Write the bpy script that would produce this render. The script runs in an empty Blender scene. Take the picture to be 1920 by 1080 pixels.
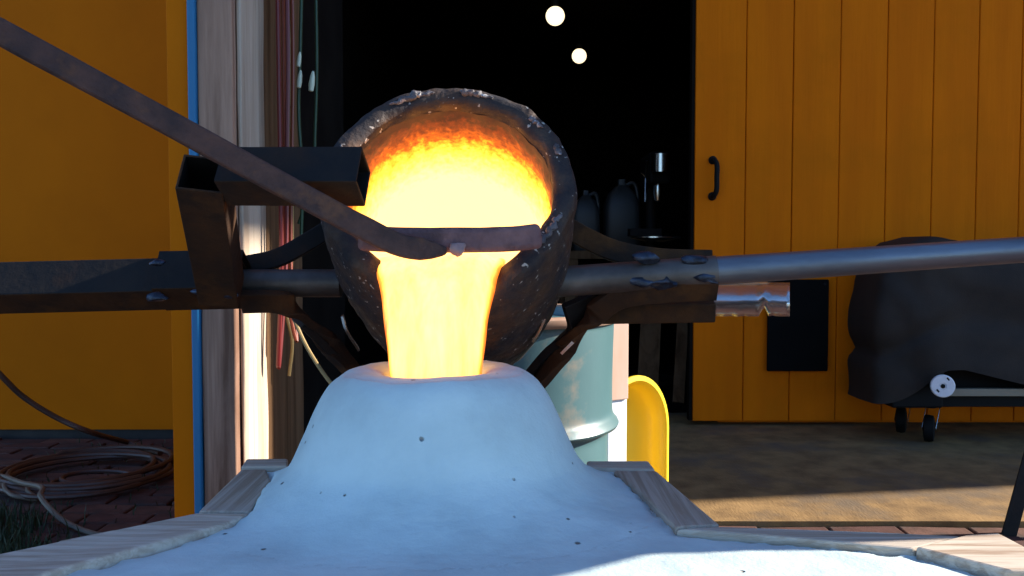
import bpy, bmesh, math, random
from mathutils import Vector as V, Matrix, noise
random.seed(7)
R = math.radians
S = bpy.context.scene
COL = S.collection

# ------------------------------------------------------------------ camera
F = 1660.0                       # focal length in pixels of a 1920 wide frame
H = 0.80                         # eye height
PITCH = R(2.5)
cam_d = bpy.data.cameras.new('camera'); cam = bpy.data.objects.new('camera', cam_d); COL.objects.link(cam)
cam.location = (0, 0, H); cam.rotation_euler = (R(90) - PITCH, 0, 0)
cam_d.sensor_width = 36; cam_d.lens = F / 1920 * 36
cam_d.clip_start = 0.02; cam_d.clip_end = 2000
S.camera = cam

# ------------------------------------------------------------------ sky and sun
SUN_AZ = R(81.0)                 # clockwise from +Y (into the picture): low sun from the right, just behind the wall plane
SUN_EL = R(25.0)
world = bpy.data.worlds.new('World'); S.world = world; world.use_nodes = True
wn = world.node_tree.nodes; wl = world.node_tree.links
wn.clear()
sky = wn.new('ShaderNodeTexSky'); sky.sky_type = 'NISHITA'; sky.sun_disc = False
sky.sun_elevation = SUN_EL; sky.sun_rotation = SUN_AZ
sky.air_density = 0.8; sky.dust_density = 0.0; sky.ozone_density = 5.0
bg = wn.new('ShaderNodeBackground'); bg.inputs[1].default_value = 0.125
wo = wn.new('ShaderNodeOutputWorld')
wl.new(sky.outputs[0], bg.inputs[0]); wl.new(bg.outputs[0], wo.inputs[0])
sun_dir = V((math.sin(SUN_AZ) * math.cos(SUN_EL), math.cos(SUN_AZ) * math.cos(SUN_EL), math.sin(SUN_EL)))
sl = bpy.data.lights.new('sun', 'SUN'); sl.energy = 5.0; sl.angle = R(0.5); sl.color = (1.0, 0.93, 0.82)
so = bpy.data.objects.new('sun', sl); COL.objects.link(so)
so.rotation_euler = (-sun_dir).to_track_quat('-Z', 'Y').to_euler()
so.location = sun_dir * 30
S.view_settings.view_transform = 'Standard'; S.view_settings.look = 'None'
S.view_settings.exposure = 1.4; S.view_settings.gamma = 1.0
S.view_settings.use_curve_mapping = False
S.render.engine = 'CYCLES'
S.cycles.use_denoising = True
S.cycles.max_bounces = 8
S.cycles.sample_clamp_indirect = 6.0

# ------------------------------------------------------------------ helpers
def ray(px, py):
    u = (px - 960) / F; v = (540 - py) / F
    return V((u, math.cos(PITCH) + v * math.sin(PITCH), -math.sin(PITCH) + v * math.cos(PITCH)))
def at(px, py, Y):               # the point of the place seen at that pixel at distance Y
    d = ray(px, py); return V((0, 0, H)) + d * (Y / d.y)
def atz(px, py, z):
    d = ray(px, py); return V((0, 0, H)) + d * ((z - H) / d.z)

class MB:
    def __init__(s): s.v = []; s.f = []
    def add(s, vs, fs):
        o = len(s.v); s.v += [V(p) for p in vs]; s.f += [tuple(i + o for i in f) for f in fs]; return s
    def box(s, x0, x1, y0, y1, z0, z1):
        return s.add([(x0,y0,z0),(x1,y0,z0),(x1,y1,z0),(x0,y1,z0),(x0,y0,z1),(x1,y0,z1),(x1,y1,z1),(x0,y1,z1)],
                     [(0,3,2,1),(4,5,6,7),(0,1,5,4),(1,2,6,5),(2,3,7,6),(3,0,4,7)])
    def prism(s, poly, z0, z1):
        n = len(poly)
        return s.add([(p[0],p[1],z0) for p in poly] + [(p[0],p[1],z1) for p in poly],
                     [tuple(range(n))[::-1], tuple(range(n, 2*n))] + [(i,(i+1)%n,n+(i+1)%n,n+i) for i in range(n)])
    def loft(s, rings, closed=True, cap=True):
        n = len(rings[0]); o = []; fs = []
        for r in rings: o += list(r)
        for k in range(len(rings) - 1):
            for i in range(n if closed else n - 1):
                j = (i + 1) % n
                fs.append((k*n+i, k*n+j, (k+1)*n+j, (k+1)*n+i))
        if cap and closed:
            fs.append(tuple(range(n))[::-1]); m = (len(rings)-1)*n; fs.append(tuple(range(m, m+n)))
        return s.add(o, fs)
    def tube(s, path, rad, n=10, cap=True):
        path = [V(p) for p in path]
        rad = rad if isinstance(rad, (list, tuple)) else [rad] * len(path)
        rings = []; nrm = None
        for i, p in enumerate(path):
            t = (path[min(i+1, len(path)-1)] - path[max(i-1, 0)]).normalized()
            if nrm is None:
                nrm = t.orthogonal().normalized()
            nrm = (nrm - t * nrm.dot(t)).normalized()
            b = t.cross(nrm)
            rings.append([p + (nrm * math.cos(2*math.pi*k/n) + b * math.sin(2*math.pi*k/n)) * rad[i] for k in range(n)])
        return s.loft(rings, True, cap)
    def bar(s, path, w, h, up, taper=None):
        path = [V(p) for p in path]; rings = []
        for i, p in enumerate(path):
            t = (path[min(i+1, len(path)-1)] - path[max(i-1, 0)]).normalized()
            u = V(up); u = (u - t * u.dot(t)).normalized(); sd = t.cross(u)
            rings.append([p + sd*w/2 + u*h/2, p - sd*w/2 + u*h/2, p - sd*w/2 - u*h/2, p + sd*w/2 - u*h/2])
        return s.loft(rings)
    def hollow(s, p0, p1, w, h, wall, up):
        p0 = V(p0); p1 = V(p1); t = (p1 - p0).normalized()
        u = V(up); u = (u - t * u.dot(t)).normalized(); sd = t.cross(u)
        def ring(p, a, b): return [p + sd*a/2 + u*b/2, p - sd*a/2 + u*b/2, p - sd*a/2 - u*b/2, p + sd*a/2 - u*b/2]
        rs = [ring(p0, w, h), ring(p1, w, h), ring(p1, w-2*wall, h-2*wall), ring(p0, w-2*wall, h-2*wall), ring(p0, w, h)]
        return s.loft(rs, True, False)
    def lathe(s, prof, c=(0,0,0), ax=(0,0,1), n=32, cap=False, wob=0.0):
        ax = V(ax).normalized(); e1 = ax.orthogonal().normalized(); e2 = ax.cross(e1); c = V(c); rings = []
        for (r, z) in prof:
            ring = []
            for k in range(n):
                a = 2*math.pi*k/n
                p = c + ax*z + (e1*math.cos(a) + e2*math.sin(a)) * max(r, 1e-5)
                ring.append(p)
            rings.append(ring)
        return s.loft(rings, True, cap)
    def build(s, name, mat, parent=None, smooth=35, bevel=0, seg=2, jitter=0):
        me = bpy.data.meshes.new(name)
        off = V(parent['_o']) if parent is not None and '_o' in parent else V((0,0,0))
        vs = [p - off for p in s.v]
        if jitter:
            vs = [p + V(noise.noise_vector(p * 40)) * jitter for p in vs]
        me.from_pydata([tuple(p) for p in vs], [], s.f); me.validate()
        bm = bmesh.new(); bm.from_mesh(me); bmesh.ops.recalc_face_normals(bm, faces=bm.faces); bm.to_mesh(me); bm.free()
        if smooth:
            me.polygons.foreach_set('use_smooth', [True] * len(me.polygons)); me.set_sharp_from_angle(angle=R(smooth))
        me.materials.append(mat)
        o = bpy.data.objects.new(name, me); COL.objects.link(o)
        if parent is not None:
            o.parent = parent; o['_o'] = tuple(off)
        if bevel:
            m = o.modifiers.new('bevel', 'BEVEL'); m.width = bevel; m.segments = seg; m.limit_method = 'ANGLE'; m.angle_limit = R(40)
        return o
def tag(o, label=None, cat=None, group=None, kind=None):
    if label: o['label'] = label
    if cat: o['category'] = cat
    if group: o['group'] = group
    if kind: o['kind'] = kind
    return o
def thing(name, loc, label, cat, group=None):
    o = bpy.data.objects.new(name, None); COL.objects.link(o); o.location = loc; o['_o'] = tuple(loc)
    o.empty_display_size = 0.05
    return tag(o, label, cat, group)

def smooth_path(pts, k=6):       # Catmull-Rom
    pts = [V(p) for p in pts]; out = []
    P = [pts[0]*2 - pts[1]] + pts + [pts[-1]*2 - pts[-2]]
    for i in range(1, len(P) - 2):
        for j in range(k):
            t = j / k
            out.append(0.5 * ((2*P[i]) + (P[i+1]-P[i-1])*t + (2*P[i-1]-5*P[i]+4*P[i+1]-P[i+2])*t*t + (3*P[i]-P[i-1]-3*P[i+1]+P[i+2])*t**3))
    out.append(pts[-1]); return out

# ------------------------------------------------------------------ materials
def mat(name, c1, c2=None, scale=8, stretch=(1,1,1), rough=0.6, metal=0.0, bump=0.0, bscale=None, bstretch=None, detail=6,
        lo=0.35, hi=0.65, c3=None, s3=3, t3=(0.55,0.7), spec=0.5, dist=0.0, rvar=0.0, coords='Object'):
    m = bpy.data.materials.new(name); m.use_nodes = True; nt = m.node_tree; N = nt.nodes; L = nt.links
    p = N['Principled BSDF']; p.inputs['Roughness'].default_value = rough; p.inputs['Metallic'].default_value = metal
    p.inputs['Specular IOR Level'].default_value = spec
    tc = N.new('ShaderNodeTexCoord')
    def nz(sc, st, det=detail, di=dist):
        mp = N.new('ShaderNodeMapping'); mp.inputs['Scale'].default_value = st; L.new(tc.outputs[coords], mp.inputs[0])
        n = N.new('ShaderNodeTexNoise'); n.inputs['Scale'].default_value = sc; n.inputs['Detail'].default_value = det
        n.inputs['Distortion'].default_value = di; n.inputs['Roughness'].default_value = 0.6
        L.new(mp.outputs[0], n.inputs['Vector']); return n
    def ramp(src, a, b):
        r = N.new('ShaderNodeMapRange'); r.inputs['From Min'].default_value = a; r.inputs['From Max'].default_value = b
        L.new(src, r.inputs['Value']); return r.outputs[0]
    def mix(fac, a, b):
        x = N.new('ShaderNodeMix'); x.data_type = 'RGBA'
        L.new(fac, x.inputs['Factor'])
        for i, q in ((6, a), (7, b)):
            if isinstance(q, tuple): x.inputs[i].default_value = (*q, 1)
            else: L.new(q, x.inputs[i])
        return x.outputs[2]
    col = None
    if c2:
        n1 = nz(scale, stretch); f = ramp(n1.outputs[0], lo, hi); col = mix(f, c1, c2)
        if rvar:
            rr = N.new('ShaderNodeMapRange'); rr.inputs['To Min'].default_value = rough - rvar; rr.inputs['To Max'].default_value = rough + rvar
            L.new(f, rr.inputs['Value']); L.new(rr.outputs[0], p.inputs['Roughness'])
    if c3:
        n3 = nz(s3, (1,1,1)); f3 = ramp(n3.outputs[0], *t3); col = mix(f3, col if col else c1, c3)
    if col: L.new(col, p.inputs['Base Color'])
    else: p.inputs['Base Color'].default_value = (*c1, 1)
    if bump:
        nb = nz(bscale or scale, bstretch or stretch)
        b = N.new('ShaderNodeBump'); b.inputs['Strength'].default_value = 1.0; b.inputs['Distance'].default_value = bump
        L.new(nb.outputs[0], b.inputs['Height']); L.new(b.outputs[0], p.inputs['Normal'])
    return m

M = {}
M['yellow'] = mat('yellow_paint', (0.66,0.150,0.003), (0.58,0.125,0.003), 9, (1,1,0.10), 0.6, bump=0.0016, bscale=55, bstretch=(1,1,0.05), c3=(0.52,0.125,0.003), s3=2.2, t3=(0.5,0.75), spec=0.03)
M['yellow_smooth'] = mat('yellow_paint_smooth', (0.60,0.150,0.003), (0.53,0.130,0.003), 1.6, (1,1,0.6), 0.5, bump=0.0003, bscale=90, c3=(0.47,0.115,0.003), s3=1.3, t3=(0.5,0.8), spec=0.03)
M['groove'] = mat('groove', (0.40,0.09,0.003), rough=0.9, spec=0.1)
M['blue'] = mat('blue_paint', (0.006,0.16,0.33), (0.008,0.13,0.28), 5, (1,1,0.3), 0.5)
def wood(name, a, b, c=None, bump=0.0012, sc=14, st=(1,1,0.05), **k):
    return mat(name, a, b, sc, st, 0.75, bump=bump, bscale=sc*2, bstretch=st, detail=8, dist=0.6, c3=c, s3=2.5, t3=(0.5,0.72), spec=0.1, **k)
M['post'] = wood('weathered_post', (0.42,0.25,0.17), (0.16,0.085,0.055), (0.32,0.19,0.135), bump=0.004, sc=20, lo=0.40, hi=0.62)
M['plank'] = wood('weathered_plank', (0.56,0.45,0.34), (0.38,0.28,0.20), (0.50,0.39,0.29), bump=0.004, sc=20, lo=0.40, hi=0.62)
M['stud'] = wood('brown_stud', (0.20,0.11,0.055), (0.09,0.045,0.02))
M['pine'] = wood('pine_board', (0.60,0.50,0.39), (0.36,0.25,0.17), (0.52,0.45,0.37), sc=120, st=(0.06,0.9,1.0), bump=0.0012, lo=0.42, hi=0.60)
M['pine_y'] = wood('pine_board_lengthwise', (0.46,0.38,0.30), (0.33,0.25,0.18), (0.38,0.33,0.28), sc=140, st=(1.0,0.03,1.0), bump=0.0012, lo=0.42, hi=0.60)
M['pine_x'] = wood('pine_board_crosswise', (0.52,0.44,0.35), (0.38,0.29,0.21), (0.42,0.37,0.31), sc=140, st=(0.03,1.0,1.0), bump=0.0012, lo=0.42, hi=0.60)
M['concrete'] = mat('concrete', (0.30,0.18,0.072), (0.17,0.10,0.042), 9, (1,1,1), 0.85, bump=0.0018, bscale=130, bstretch=(1.0,0.22,1), c3=(0.15,0.105,0.065), s3=2.6, t3=(0.5,0.64), spec=0.2)
M['footing'] = mat('footing', (0.040,0.036,0.032), (0.025,0.023,0.021), 9, rough=0.9, bump=0.002, bscale=40)
M['dirt'] = mat('dirt', (0.06,0.045,0.035), (0.035,0.028,0.022), 12, rough=0.95, bump=0.006, bscale=60)
M['ground'] = mat('ground', (0.11,0.10,0.06), (0.06,0.075,0.03), 2, rough=0.95, bump=0.01, bscale=20)
M['bricks'] = [mat('paver_%d' % i, c, tuple(x*0.6 for x in c), 14, (1,1,1), 0.85, bump=0.002, bscale=60, c3=(0.05,0.05,0.045), s3=9, t3=(0.55,0.75), spec=0.2)
               for i, c in enumerate([(0.13,0.062,0.048),(0.11,0.05,0.04),(0.09,0.05,0.042),(0.145,0.072,0.052)])]
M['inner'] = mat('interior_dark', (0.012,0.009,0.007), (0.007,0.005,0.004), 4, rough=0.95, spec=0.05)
M['crucible'] = mat('crucible_shell', (0.056,0.035,0.024), (0.018,0.017,0.022), 24, rough=0.72, bump=0.005, bscale=55, c3=(0.10,0.045,0.02), s3=14, t3=(0.5,0.72), spec=0.3, rvar=0.2)
M['rust'] = mat('rusty_steel', (0.060,0.025,0.009), (0.018,0.011,0.008), 14, rough=0.78, metal=0.1, spec=0.25, bump=0.0016, bscale=90, c3=(0.10,0.040,0.010), s3=11, t3=(0.52,0.7))
M['darksteel'] = mat('dark_steel', (0.016,0.012,0.010), (0.007,0.007,0.008), 18, rough=0.7, metal=0.15, spec=0.25, bump=0.0012, bscale=80, c3=(0.040,0.018,0.008), s3=9, t3=(0.55,0.75))
M['bar'] = mat('scaled_bar', (0.090,0.042,0.032), (0.036,0.020,0.019), 34, rough=0.7, metal=0.0, bump=0.003, bscale=110, c3=(0.13,0.055,0.028), s3=30, spec=0.3, t3=(0.55,0.72))
M['litbar'] = mat('melt_lit_bar', (0.21,0.105,0.10), (0.12,0.062,0.066), 34, rough=0.65, bump=0.003, bscale=110, c3=(0.08,0.04,0.04), s3=26, t3=(0.55,0.72), spec=0.3)  # crossbar: light from the melt put into a paler, warmer colour
M['galv'] = mat('galvanised_pipe', (0.21,0.23,0.26), (0.14,0.155,0.18), 20, (0.3,1,1), 0.42, metal=0.75, bump=0.0004, bscale=120, c3=(0.20,0.11,0.06), s3=9, t3=(0.66,0.74), rvar=0.1)
M['pipe_dark'] = mat('dull_pipe', (0.14,0.125,0.115), (0.07,0.06,0.055), 14, rough=0.5, metal=0.6, bump=0.0006, bscale=90)
M['weld'] = mat('weld_bead', (0.05,0.07,0.11), (0.02,0.022,0.03), 60, rough=0.35, metal=0.7, bump=0.002, bscale=140)
M['sheet'] = mat('galvanised_sheet', (0.72,0.72,0.70), (0.56,0.54,0.52), 8, (1,1,4), 0.24, metal=0.92, bump=0.0005, bscale=20, c3=(0.30,0.22,0.17), s3=6, t3=(0.58,0.75))
M['slag'] = mat('slag_crust', (0.16,0.14,0.15), (0.05,0.045,0.05), 50, rough=0.55, bump=0.006, bscale=90)
M['teal'] = mat('teal_drum_paint', (0.05,0.115,0.125), (0.065,0.14,0.15), 5, (1,1,0.5), 0.42, bump=0.0008, bscale=12, c3=(0.27,0.20,0.14), s3=7, t3=(0.56,0.72), spec=0.5)
M['drumrust'] = mat('drum_rust', (0.34,0.19,0.12), (0.45,0.30,0.22), 12, rough=0.7)
M['yplastic'] = mat('yellow_plastic', (0.95,0.68,0.035), rough=0.35, spec=0.5)
_m = M['yplastic']; _n = _m.node_tree.nodes; _t = _n.new('ShaderNodeBsdfTranslucent'); _t.inputs[0].default_value = (0.95,0.70,0.03,1)
_x = _n.new('ShaderNodeMixShader'); _x.inputs[0].default_value = 0.18; _m.node_tree.links.new(_n['Principled BSDF'].outputs[0], _x.inputs[1]); _m.node_tree.links.new(_t.outputs[0], _x.inputs[2])
_m.node_tree.links.new(_x.outputs[0], _n['Material Output'].inputs[0])
M['cover'] = mat('black_cover', (0.036,0.028,0.023), (0.024,0.020,0.018), 6, rough=0.75, bump=0.001, bscale=200, spec=0.15)
M['black'] = mat('black_plastic', (0.006,0.006,0.006), rough=0.7, spec=0.15)
M['blackpanel'] = mat('black_rubber', (0.005,0.005,0.005), (0.003,0.003,0.003), 6, rough=0.9, spec=0.1)
M['chrome'] = mat('bright_steel', (0.7,0.68,0.64), rough=0.25, metal=1.0)
M['white'] = mat('white_plastic', (0.78,0.78,0.80), (0.68,0.68,0.72), 30, rough=0.4)
M['hose'] = mat('rubber_hose', (0.085,0.034,0.02), (0.05,0.022,0.015), 12, rough=0.5)
M['cord_tan'] = mat('tan_cord', (0.17,0.12,0.08), (0.11,0.08,0.055), 12, rough=0.6)
M['red'] = mat('red_cord', (0.13,0.008,0.007), rough=0.4)
M['orange'] = mat('orange_cord', (0.20,0.035,0.01), rough=0.4)
M['green'] = mat('green_cord', (0.02,0.06,0.025), rough=0.4)
M['ygreen'] = mat('tan_rope', (0.30,0.20,0.07), rough=0.6)
M['pale'] = mat('pale_plug', (0.62,0.68,0.50), rough=0.4)
M['beige'] = mat('beige_board', (0.24,0.20,0.14), rough=0.7)
M['jug'] = mat('milky_jug', (0.03,0.03,0.03), rough=0.5)
M['grass'] = mat('grass', (0.020,0.038,0.011), (0.035,0.048,0.015), 9, rough=0.7)
M['leather'] = mat('brown_leather', (0.17,0.095,0.05), (0.11,0.06,0.035), 8, rough=0.6, bump=0.002, bscale=60)
M['denim'] = mat('denim', (0.035,0.05,0.09), (0.05,0.07,0.11), 30, rough=0.85)
M['skin'] = mat('skin', (0.50,0.30,0.22), rough=0.5)
M['boot'] = mat('boot_leather', (0.05,0.03,0.02), rough=0.5)
M['helmet'] = mat('helmet_shell', (0.10,0.10,0.10), rough=0.35)
vis = mat('tinted_visor', (0.05,0.05,0.05), rough=0.1); vis.node_tree.nodes['Principled BSDF'].inputs['Transmission Weight'].default_value = 0.6
M['visor'] = vis

def flecks(m, sc, lo, hi, col, rough=0.25):
    nt = m.node_tree; N = nt.nodes; L = nt.links; p = N['Principled BSDF']
    src = p.inputs['Base Color'].links[0].from_socket
    tc = N.new('ShaderNodeTexCoord'); n = N.new('ShaderNodeTexNoise'); n.inputs['Scale'].default_value = sc; n.inputs['Detail'].default_value = 2
    L.new(tc.outputs['Object'], n.inputs['Vector'])
    a = N.new('ShaderNodeMapRange'); a.inputs['From Min'].default_value = lo; a.inputs['From Max'].default_value = hi; L.new(n.outputs[0], a.inputs['Value'])
    x = N.new('ShaderNodeMix'); x.data_type = 'RGBA'; L.new(a.outputs[0], x.inputs['Factor']); L.new(src, x.inputs[6]); x.inputs[7].default_value = (*col, 1)
    L.new(x.outputs[2], p.inputs['Base Color'])
flecks(M['crucible'], 120, 0.67, 0.72, (0.40,0.36,0.32))
flecks(M['slag'], 120, 0.6, 0.7, (0.5,0.47,0.46))
def plaster_mat():
    m = mat('plaster', (0.56,0.67,0.66), (0.47,0.575,0.57), 9, rough=0.9, bump=0.0010, bscale=110, c3=(0.43,0.50,0.50), s3=4.5, t3=(0.48,0.74), spec=0.15)
    nt = m.node_tree; N = nt.nodes; L = nt.links; p = N['Principled BSDF']
    src = p.inputs['Base Color'].links[0].from_socket
    tc = N.new('ShaderNodeTexCoord')
    v = N.new('ShaderNodeTexVoronoi'); v.inputs['Scale'].default_value = 34; L.new(tc.outputs['Object'], v.inputs['Vector'])
    n = N.new('ShaderNodeTexNoise'); n.inputs['Scale'].default_value = 16; L.new(tc.outputs['Object'], n.inputs['Vector'])
    sz = N.new('ShaderNodeTexNoise'); sz.inputs['Scale'].default_value = 60; L.new(tc.outputs['Object'], sz.inputs['Vector'])
    ad = N.new('ShaderNodeMath'); ad.operation = 'MULTIPLY_ADD'; ad.inputs[1].default_value = 0.22; L.new(sz.outputs[0], ad.inputs[0]); L.new(v.outputs['Distance'], ad.inputs[2])
    a = N.new('ShaderNodeMapRange'); a.inputs['From Min'].default_value = 0.195; a.inputs['From Max'].default_value = 0.14; L.new(ad.outputs[0], a.inputs['Value'])
    b = N.new('ShaderNodeMapRange'); b.inputs['From Min'].default_value = 0.50; b.inputs['From Max'].default_value = 0.53; L.new(n.outputs[0], b.inputs['Value'])
    mu = N.new('ShaderNodeMath'); mu.operation = 'MULTIPLY'; L.new(a.outputs[0], mu.inputs[0]); L.new(b.outputs[0], mu.inputs[1])
    x = N.new('ShaderNodeMix'); x.data_type = 'RGBA'; L.new(mu.outputs[0], x.inputs['Factor']); L.new(src, x.inputs[6]); x.inputs[7].default_value = (0.20,0.18,0.16,1)
    L.new(x.outputs[2], p.inputs['Base Color'])
    old = p.inputs['Normal'].links[0].from_node
    b2 = N.new('ShaderNodeBump'); b2.invert = True; b2.inputs['Distance'].default_value = 0.004; L.new(mu.outputs[0], b2.inputs['Height']); L.new(old.outputs[0], b2.inputs['Normal'])
    L.new(b2.outputs[0], p.inputs['Normal'])
    return m
M['plaster'] = plaster_mat()

def hot_mat(name, stops, axis_from, axis_to, amp, sc, st=(1,1,1), strength=1.0, rough=0.5, edge=None):
    """glowing hot matter: temperature varies along local Z and with a noise"""
    m = bpy.data.materials.new(name); m.use_nodes = True; nt = m.node_tree; N = nt.nodes; L = nt.links
    p = N['Principled BSDF']; p.inputs['Roughness'].default_value = rough; p.inputs['Base Color'].default_value = (0.018,0.010,0.008,1)
    tc = N.new('ShaderNodeTexCoord'); sx = N.new('ShaderNodeSeparateXYZ'); L.new(tc.outputs['Object'], sx.inputs[0])
    g = N.new('ShaderNodeMapRange'); g.clamp = False
    g.inputs['From Min'].default_value = axis_from; g.inputs['From Max'].default_value = axis_to; L.new(sx.outputs[2], g.inputs['Value'])
    mp = N.new('ShaderNodeMapping'); mp.inputs['Scale'].default_value = st; L.new(tc.outputs['Object'], mp.inputs[0])
    n = N.new('ShaderNodeTexNoise'); n.inputs['Scale'].default_value = sc; n.inputs['Detail'].default_value = 7; n.inputs['Roughness'].default_value = 0.65
    L.new(mp.outputs[0], n.inputs['Vector'])
    a = N.new('ShaderNodeMath'); a.operation = 'MULTIPLY_ADD'; L.new(n.outputs[0], a.inputs[0]); a.inputs[1].default_value = amp; a.inputs[2].default_value = -amp/2
    s = N.new('ShaderNodeMath'); s.operation = 'ADD'; L.new(a.outputs[0], s.inputs[0]); L.new(g.outputs[0], s.inputs[1])
    out = s.outputs[0]
    if edge:                      # thin edges of the stream run cooler
        ab = N.new('ShaderNodeAttribute'); ab.attribute_name = 'edge'
        e_ = N.new('ShaderNodeMapRange'); e_.inputs['From Min'].default_value = edge[0]; e_.inputs['From Max'].default_value = edge[1]; e_.inputs['To Max'].default_value = -0.60
        L.new(ab.outputs['Fac'], e_.inputs['Value'])
        s2 = N.new('ShaderNodeMath'); s2.operation = 'ADD'; L.new(out, s2.inputs[0]); L.new(e_.outputs[0], s2.inputs[1]); out = s2.outputs[0]
    r = N.new('ShaderNodeValToRGB'); L.new(out, r.inputs[0])
    el = r.color_ramp.elements
    while len(el) > 1: el.remove(el[-1])
    el[0].position = stops[0][0]; el[0].color = (*stops[0][1], 1)
    for pos, c in stops[1:]:
        e = el.new(pos); e.color = (*c, 1)
    L.new(r.outputs[0], p.inputs['Emission Color']); p.inputs['Emission Strength'].default_value = strength
    return m
M['lining'] = hot_mat('glowing_lining', [(0.0,(0.006,0.001,0.0005)),(0.16,(0.022,0.004,0.001)),(0.30,(0.10,0.012,0.0012)),(0.42,(0.30,0.045,0.002)),(0.53,(0.70,0.20,0.008)),(0.66,(1.0,0.36,0.035)),(0.84,(1.0,0.44,0.10)),(1.0,(1.0,0.47,0.15))],
                     -0.008, -0.150, 0.50, 115, strength=1.45, rough=0.8)
M['melt'] = hot_mat('molten_bronze', [(0.0,(0.34,0.05,0.004)),(0.22,(0.62,0.16,0.014)),(0.42,(0.95,0.34,0.05)),(0.62,(1.0,0.41,0.10)),(0.82,(1.0,0.45,0.145)),(1.0,(1.0,0.47,0.18))],
                    -0.66, 0.50, 0.95, 42, (1,1,0.12), strength=1.4, rough=0.3, edge=(0.86,1.0))

def bulb_mat():
    m = bpy.data.materials.new('lit_bulb'); m.use_nodes = True; p = m.node_tree.nodes['Principled BSDF']
    p.inputs['Emission Color'].default_value = (1.0,0.80,0.50,1); p.inputs['Emission Strength'].default_value = 0.7
    return m
M['bulb'] = bulb_mat()

# ================================================================== SETTING
WALL = 4.06
g = MB().add([(-300,-300,-0.075),(300,-300,-0.075),(300,300,-0.075),(-300,300,-0.075)], [(0,1,2,3)]).build('ground', M['ground'], smooth=0); g['kind'] = 'structure'
d = MB().add([(-4.5,-2.5,-0.062),(6.5,-2.5,-0.062),(6.5,4.0,-0.062),(-4.5,4.0,-0.062)], [(0,1,2,3)]).build('sand_bed', M['dirt'], smooth=0); d['kind'] = 'structure'
SLAB_F = 2.575
n = 60; poly = []
for i in range(n + 1):                                   # slab with a slightly chipped front edge
    x = -0.80 + 7.2 * i / n
    poly.append((x, SLAB_F + noise.noise((x*9, 0, 0)) * 0.006))
poly += [(6.4, 9.4), (-0.80, 9.4)]
slab = MB().prism(poly, -0.16, 0.0).build('concrete_slab', M['concrete'], smooth=0); slab['kind'] = 'structure'

# brick pavement: every brick near enough to see is its own piece
pav = bpy.data.objects.new('brick_pavement', None); COL.objects.link(pav); pav['kind'] = 'structure'; pav['_o'] = (0,0,0)
BL, BW = 0.205, 0.102
def brick_mesh(i):
    m = MB().box(-BL/2+0.004, BL/2-0.004, -BW/2+0.004, BW/2-0.004, -0.055, 0.0)
    o = m.build('brick', M['bricks'][i], pav, smooth=0, bevel=0.004, seg=1)
    me = o.data; bpy.data.objects.remove(o); return me
bms = [brick_mesh(i) for i in range(4)]
far = MB(); rows = int(6.6 / BW)
for r in range(rows):
    y = -2.43 + r * BW + BW/2
    for c in range(-22, 31):
        x = c * BL + (BL/2 if r % 2 else 0)
        left = x < -0.95
        if not left and y > SLAB_F - BW*0.55: continue
        if left and y > 3.86: continue
        z = -0.035 + random.uniform(-0.004, 0.004) if left else -0.012 + random.uniform(-0.004, 0.003)
        seen = (2.25 < y and -2.35 < x < -0.95) or (2.30 < y and 0.45 < x < 1.75)
        if seen and x/y > -0.66:
            o = bpy.data.objects.new('brick', random.choice(bms)); COL.objects.link(o); o.parent = pav
            o.location = (x + random.uniform(-0.003,0.003), y + random.uniform(-0.003,0.003), z)
            o.rotation_euler = (random.uniform(-0.015,0.015), random.uniform(-0.015,0.015), random.uniform(-0.03,0.03))
            m = o.modifiers.new('bevel','BEVEL'); m.width = 0.005; m.segments = 2; m.limit_method = 'ANGLE'
        else:
            far.box(x-BL/2+0.004, x+BL/2-0.004, y-BW/2+0.004, y+BW/2-0.004, z-0.03, z)
fo = far.build('far_bricks', M['bricks'][1], pav, smooth=0); fo['kind'] = 'stuff'

# workshop: tall barn with a wide open doorway
ws = thing('workshop', (0, WALL, 0), 'yellow painted workshop building with a dark open doorway behind the furnace crew', 'building')
def part(name, m, mt, parent, **k): return m.build(name, mt, parent, **k)
part('wall_panel', MB().box(-4.2, -0.90, 3.93, 4.05, -0.005, 5.398), M['yellow_smooth'], ws, smooth=0)
part('foundation', MB().box(-4.2, -0.90, 3.945, 4.05, -0.16, -0.006), M['footing'], ws, smooth=0)
part('lintel', MB().box(-0.899, 0.95, 4.04, 4.16, 2.55, 5.398), M['yellow'], ws, smooth=0)
part('front_wall', MB().box(0.952, 8.7, 4.06, 4.16, 0.002, 5.398), M['yellow'], ws, smooth=0)
part('side_wall', MB().box(8.58, 8.70, 4.162, 9.6, 0.002, 5.398), M['yellow'], ws, smooth=0)
part('side_wall', MB().box(-4.2, -4.08, 4.06, 9.6, -0.16, 5.398), M['yellow'], ws, smooth=0)
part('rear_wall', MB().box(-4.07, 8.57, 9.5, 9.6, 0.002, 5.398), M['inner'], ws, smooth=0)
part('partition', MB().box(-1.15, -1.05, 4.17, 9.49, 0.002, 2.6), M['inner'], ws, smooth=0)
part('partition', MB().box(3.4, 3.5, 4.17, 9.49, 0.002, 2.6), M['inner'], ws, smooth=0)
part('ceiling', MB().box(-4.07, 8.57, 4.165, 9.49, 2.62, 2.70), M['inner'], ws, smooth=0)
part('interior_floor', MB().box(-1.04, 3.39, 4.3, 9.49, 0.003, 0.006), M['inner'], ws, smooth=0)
for nm, m_ in (('shade_overhang', MB().box(-4.2, 9.0, 3.60, 9.6, 5.40, 8.4)),):  # unseen overhanging block, added to shade the upper part of the post
    part(nm, m_, M['yellow'], ws, smooth=0)
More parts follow.
